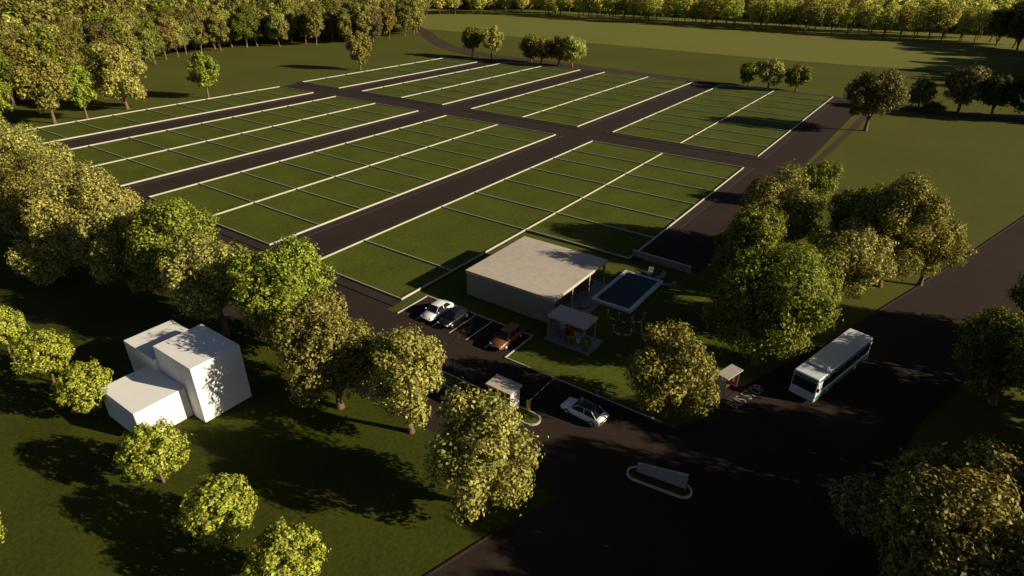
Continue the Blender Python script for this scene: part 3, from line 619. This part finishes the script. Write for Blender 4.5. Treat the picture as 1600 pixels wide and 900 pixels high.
# --- woods: five tree meshes shared by individually placed trees
protos = []
for i, (kd, cl, h, r) in enumerate([('pale', 'olive', 18, 6.2), ('bright', 'green', 18, 5.6), ('pale', 'pale', 18, 6.6), ('bright', 'bright', 18, 5.0), ('pale', 'brown', 18, 6.0)]):
    t = tree('', 0, -900 - 30 * i, h, r, kd, cl, seed=300 + i, clear=h * .09, dens=.6, leaf=1.9, name='wood_tree'); protos.append(t)
slim = []
for i in range(3):
    t = tree('', 0, -1200 - 30 * i, 18, 4.6, 'pale', 'gold', seed=320 + i, clear=1.6, dens=.30, leaf=2.0, name='slim_tree', mass=False, rt=.22); slim.append(t)  # crowns kept hollow and sparse so sun passes through and they look lit
PAL = [COLS[k] for k in ('olive', 'green', 'pale', 'bright', 'brown', 'olive', 'gold', 'olive', 'pale')]
used = set()
def wood_tree(x, y, s, label, group, bright=.8, pal=PAL, wide=1.0, src=None):
    pr = rng.choice(src or protos); k = pr.name
    if k in used: t = dup(pr, (x, y, 0), rng.uniform(0, 6.28), label, group, (s * wide * rng.uniform(.9, 1.1), s * wide * rng.uniform(.9, 1.1), s * rng.uniform(.88, 1.12)))
    else:
        used.add(k); t = pr; t.location = (x, y, 0); t.scale = (s, s, s); tag(t, label, None, group)
    c = rng.choice(pal); j = rng.uniform(.8, 1.15) * bright
    for ch_ in t.children:
        if ch_.name.startswith('crown'): ch_.color = (c[0] * j * rng.uniform(.92, 1.1), c[1] * j, c[2] * j, 1)
    return t
# left wood: front edge then depth behind it
LF = [(-232, 98), (-262, 122), (-277, 138), (-288, 152), (-285, 169), (-284, 184), (-277, 196), (-268, 208), (-261, 222), (-256, 238), (-258, 252), (-261, 266), (-270, 284), (-286, 303)]
def edge_x(y): return float(np.interp(y, [p[1] for p in LF], [p[0] for p in LF]))
LBL = 'tall tree packed into the thick mixed wood along the upper left'
pts = []
for k in range(len(LF) - 1):
    a, b = Vector(LF[k]), Vector(LF[k + 1]); n = max(1, int((b - a).length / 8))
    for i in range(n): p = a.lerp(b, i / n); pts.append((p.x + rng.uniform(-1.5, 1.5), p.y + rng.uniform(-1.5, 1.5)))
for yy in np.arange(52, 306, 10.0):
    x0 = edge_x(yy) if yy >= 98 else -205 - (yy - 50) * .55
    for k in range(1 if yy > 98 else 0, 6): pts.append((x0 - 9.5 * k + rng.uniform(-3, 3), yy + rng.uniform(-3.5, 3.5)))
for p in pts: wood_tree(p[0], p[1], rng.uniform(.85, 1.1), LBL, 'trees of the upper left wood')
n_left = len(pts)
# back wood: two ranks along the far field, thinner trunks showing
BLB = 'slim pale tree in the long wood edge behind the far field'; BRB = 'dark tree in the shaded wood at the upper right corner'
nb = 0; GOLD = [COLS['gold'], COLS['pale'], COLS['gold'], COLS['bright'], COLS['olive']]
for k in range(3):
    x = -352.0
    while x < 4:
        y = np.interp(x, [-352, -308, -100, -20], [385, 437, 437, 432]) + k * 17 + rng.uniform(-8, 8)
        wood_tree(x, y, rng.uniform(.9, 1.25), BLB, 'trees of the far wood edge', 1.35, GOLD, 1.1, slim); nb += 1  # crown colour brightened in place of sunlight this edge barely catches
        x += rng.uniform(5.6, 8.6) * (1 + .15 * k)
nr_ = 0
for x, y in [(8, 424), (18, 420), (8, 440), (18, 434), (28, 415), (24, 400), (30, 380), (28, 362), (26, 345), (28, 328), (30, 312), (40, 396), (42, 372), (42, 350), (44, 330), (40, 410), (40, 300), (54, 360), (56, 385), (56, 335), (54, 410), (56, 310), (70, 345), (70, 375), (70, 400), (72, 320), (22, 318), (34, 305), (50, 290), (64, 300), (36, 336), (36, 388), (20, 408), (48, 342), (34, 355), (62, 325), (62, 365), (80, 310), (84, 340), (84, 370)]:
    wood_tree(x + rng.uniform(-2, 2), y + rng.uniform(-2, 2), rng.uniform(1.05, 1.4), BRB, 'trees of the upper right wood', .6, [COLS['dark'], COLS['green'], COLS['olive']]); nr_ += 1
# everything deeper in the woods: one mass
nr = np.random.default_rng(5); V = []; CC = []
base = []
for i in range(3):
    lob = make_lobes(nr, 18, 6.2, 2.5, 8); v, n = leaf_arrays(nr, lob, 120, 8, 1.5, 1.45, .03); base.append((v, n))
for yy in np.arange(40, 560, 11.0):
    for k in range(0, 34):
        if yy < 310: x = (edge_x(yy) if yy >= 98 else -205 - (yy - 50) * .55) - 62 - 11 * k
        else: x = -352 - (yy - 310) * .28 - 11 * k
        if math.hypot(x, yy) > 780 or x < -640: continue
        v, n = base[nr.integers(3)]; a = nr.uniform(0, 6.28); s = nr.uniform(.85, 1.15)
        R_ = np.array([[math.cos(a), -math.sin(a), 0], [math.sin(a), math.cos(a), 0], [0, 0, 1]])
        V.append(v @ R_.T * s + np.array([x + nr.uniform(-4, 4), yy + nr.uniform(-4, 4), 0])); c = np.array(PAL[nr.integers(len(PAL))]) * nr.uniform(.65, .95)
        CC.append(np.repeat(c[None], n, 0))
for k in range(22):
    for x in np.arange(-400 - 8 * k, 110 + 12 * k, 10.0 + .35 * k):
        y = np.interp(x, [-352, -308, -100, -20], [385, 437, 437, 432]) + 66 + 9 * k
        v, n = base[nr.integers(3)]; V.append(v + np.array([x + nr.uniform(-4, 4), y + nr.uniform(-4, 4), 0])); CC.append(np.repeat(np.array(GOLD[nr.integers(len(GOLD))])[None] * 1.4, n, 0))  # leaf colour raised too, standing in for sunlight on the far belt
V = np.vstack(V); CC = np.vstack(CC)
o = bpy.data.objects.new('distant_wood', quads_mesh('distant_wood', V, len(CC), LEAF_ATTR, CC)); COL.objects.link(o); tag(o, 'deep mixed wood stretching back behind the front trees', 'wood', None, 'stuff')

# --- plants by the kiosk
def potted(x, y, label, s=1.0):
    t = thing('potted_plant', label, 'plant', (x, y, .06)); nr = np.random.default_rng(int(-x * 10))
    MB().tube([(0, 0, 0), (0, 0, .35 * s), (0, 0, .4 * s)], [.16 * s, .23 * s, .25 * s], 12).build('pot', POT, t)
    v, n = leaf_arrays(nr, [((0, 0, .8 * s), (.35 * s, .35 * s, .5 * s))], 40, 6, .14 * s, .26 * s, .1)
    c = bpy.data.objects.new('foliage', quads_mesh('foliage', v, n, LEAF)); COL.objects.link(c); c.parent = t; c.color = (.22, .25, .05, 1)
potted(-27.55, 50.75, 'small leafy potted plant at the foot of the brick barbecue'); potted(-25.6, 50.6, 'tall leafy potted plant at the kiosk floor corner', 1.4)
print('woods', n_left, nb, nr_, 'faces', len(CC))
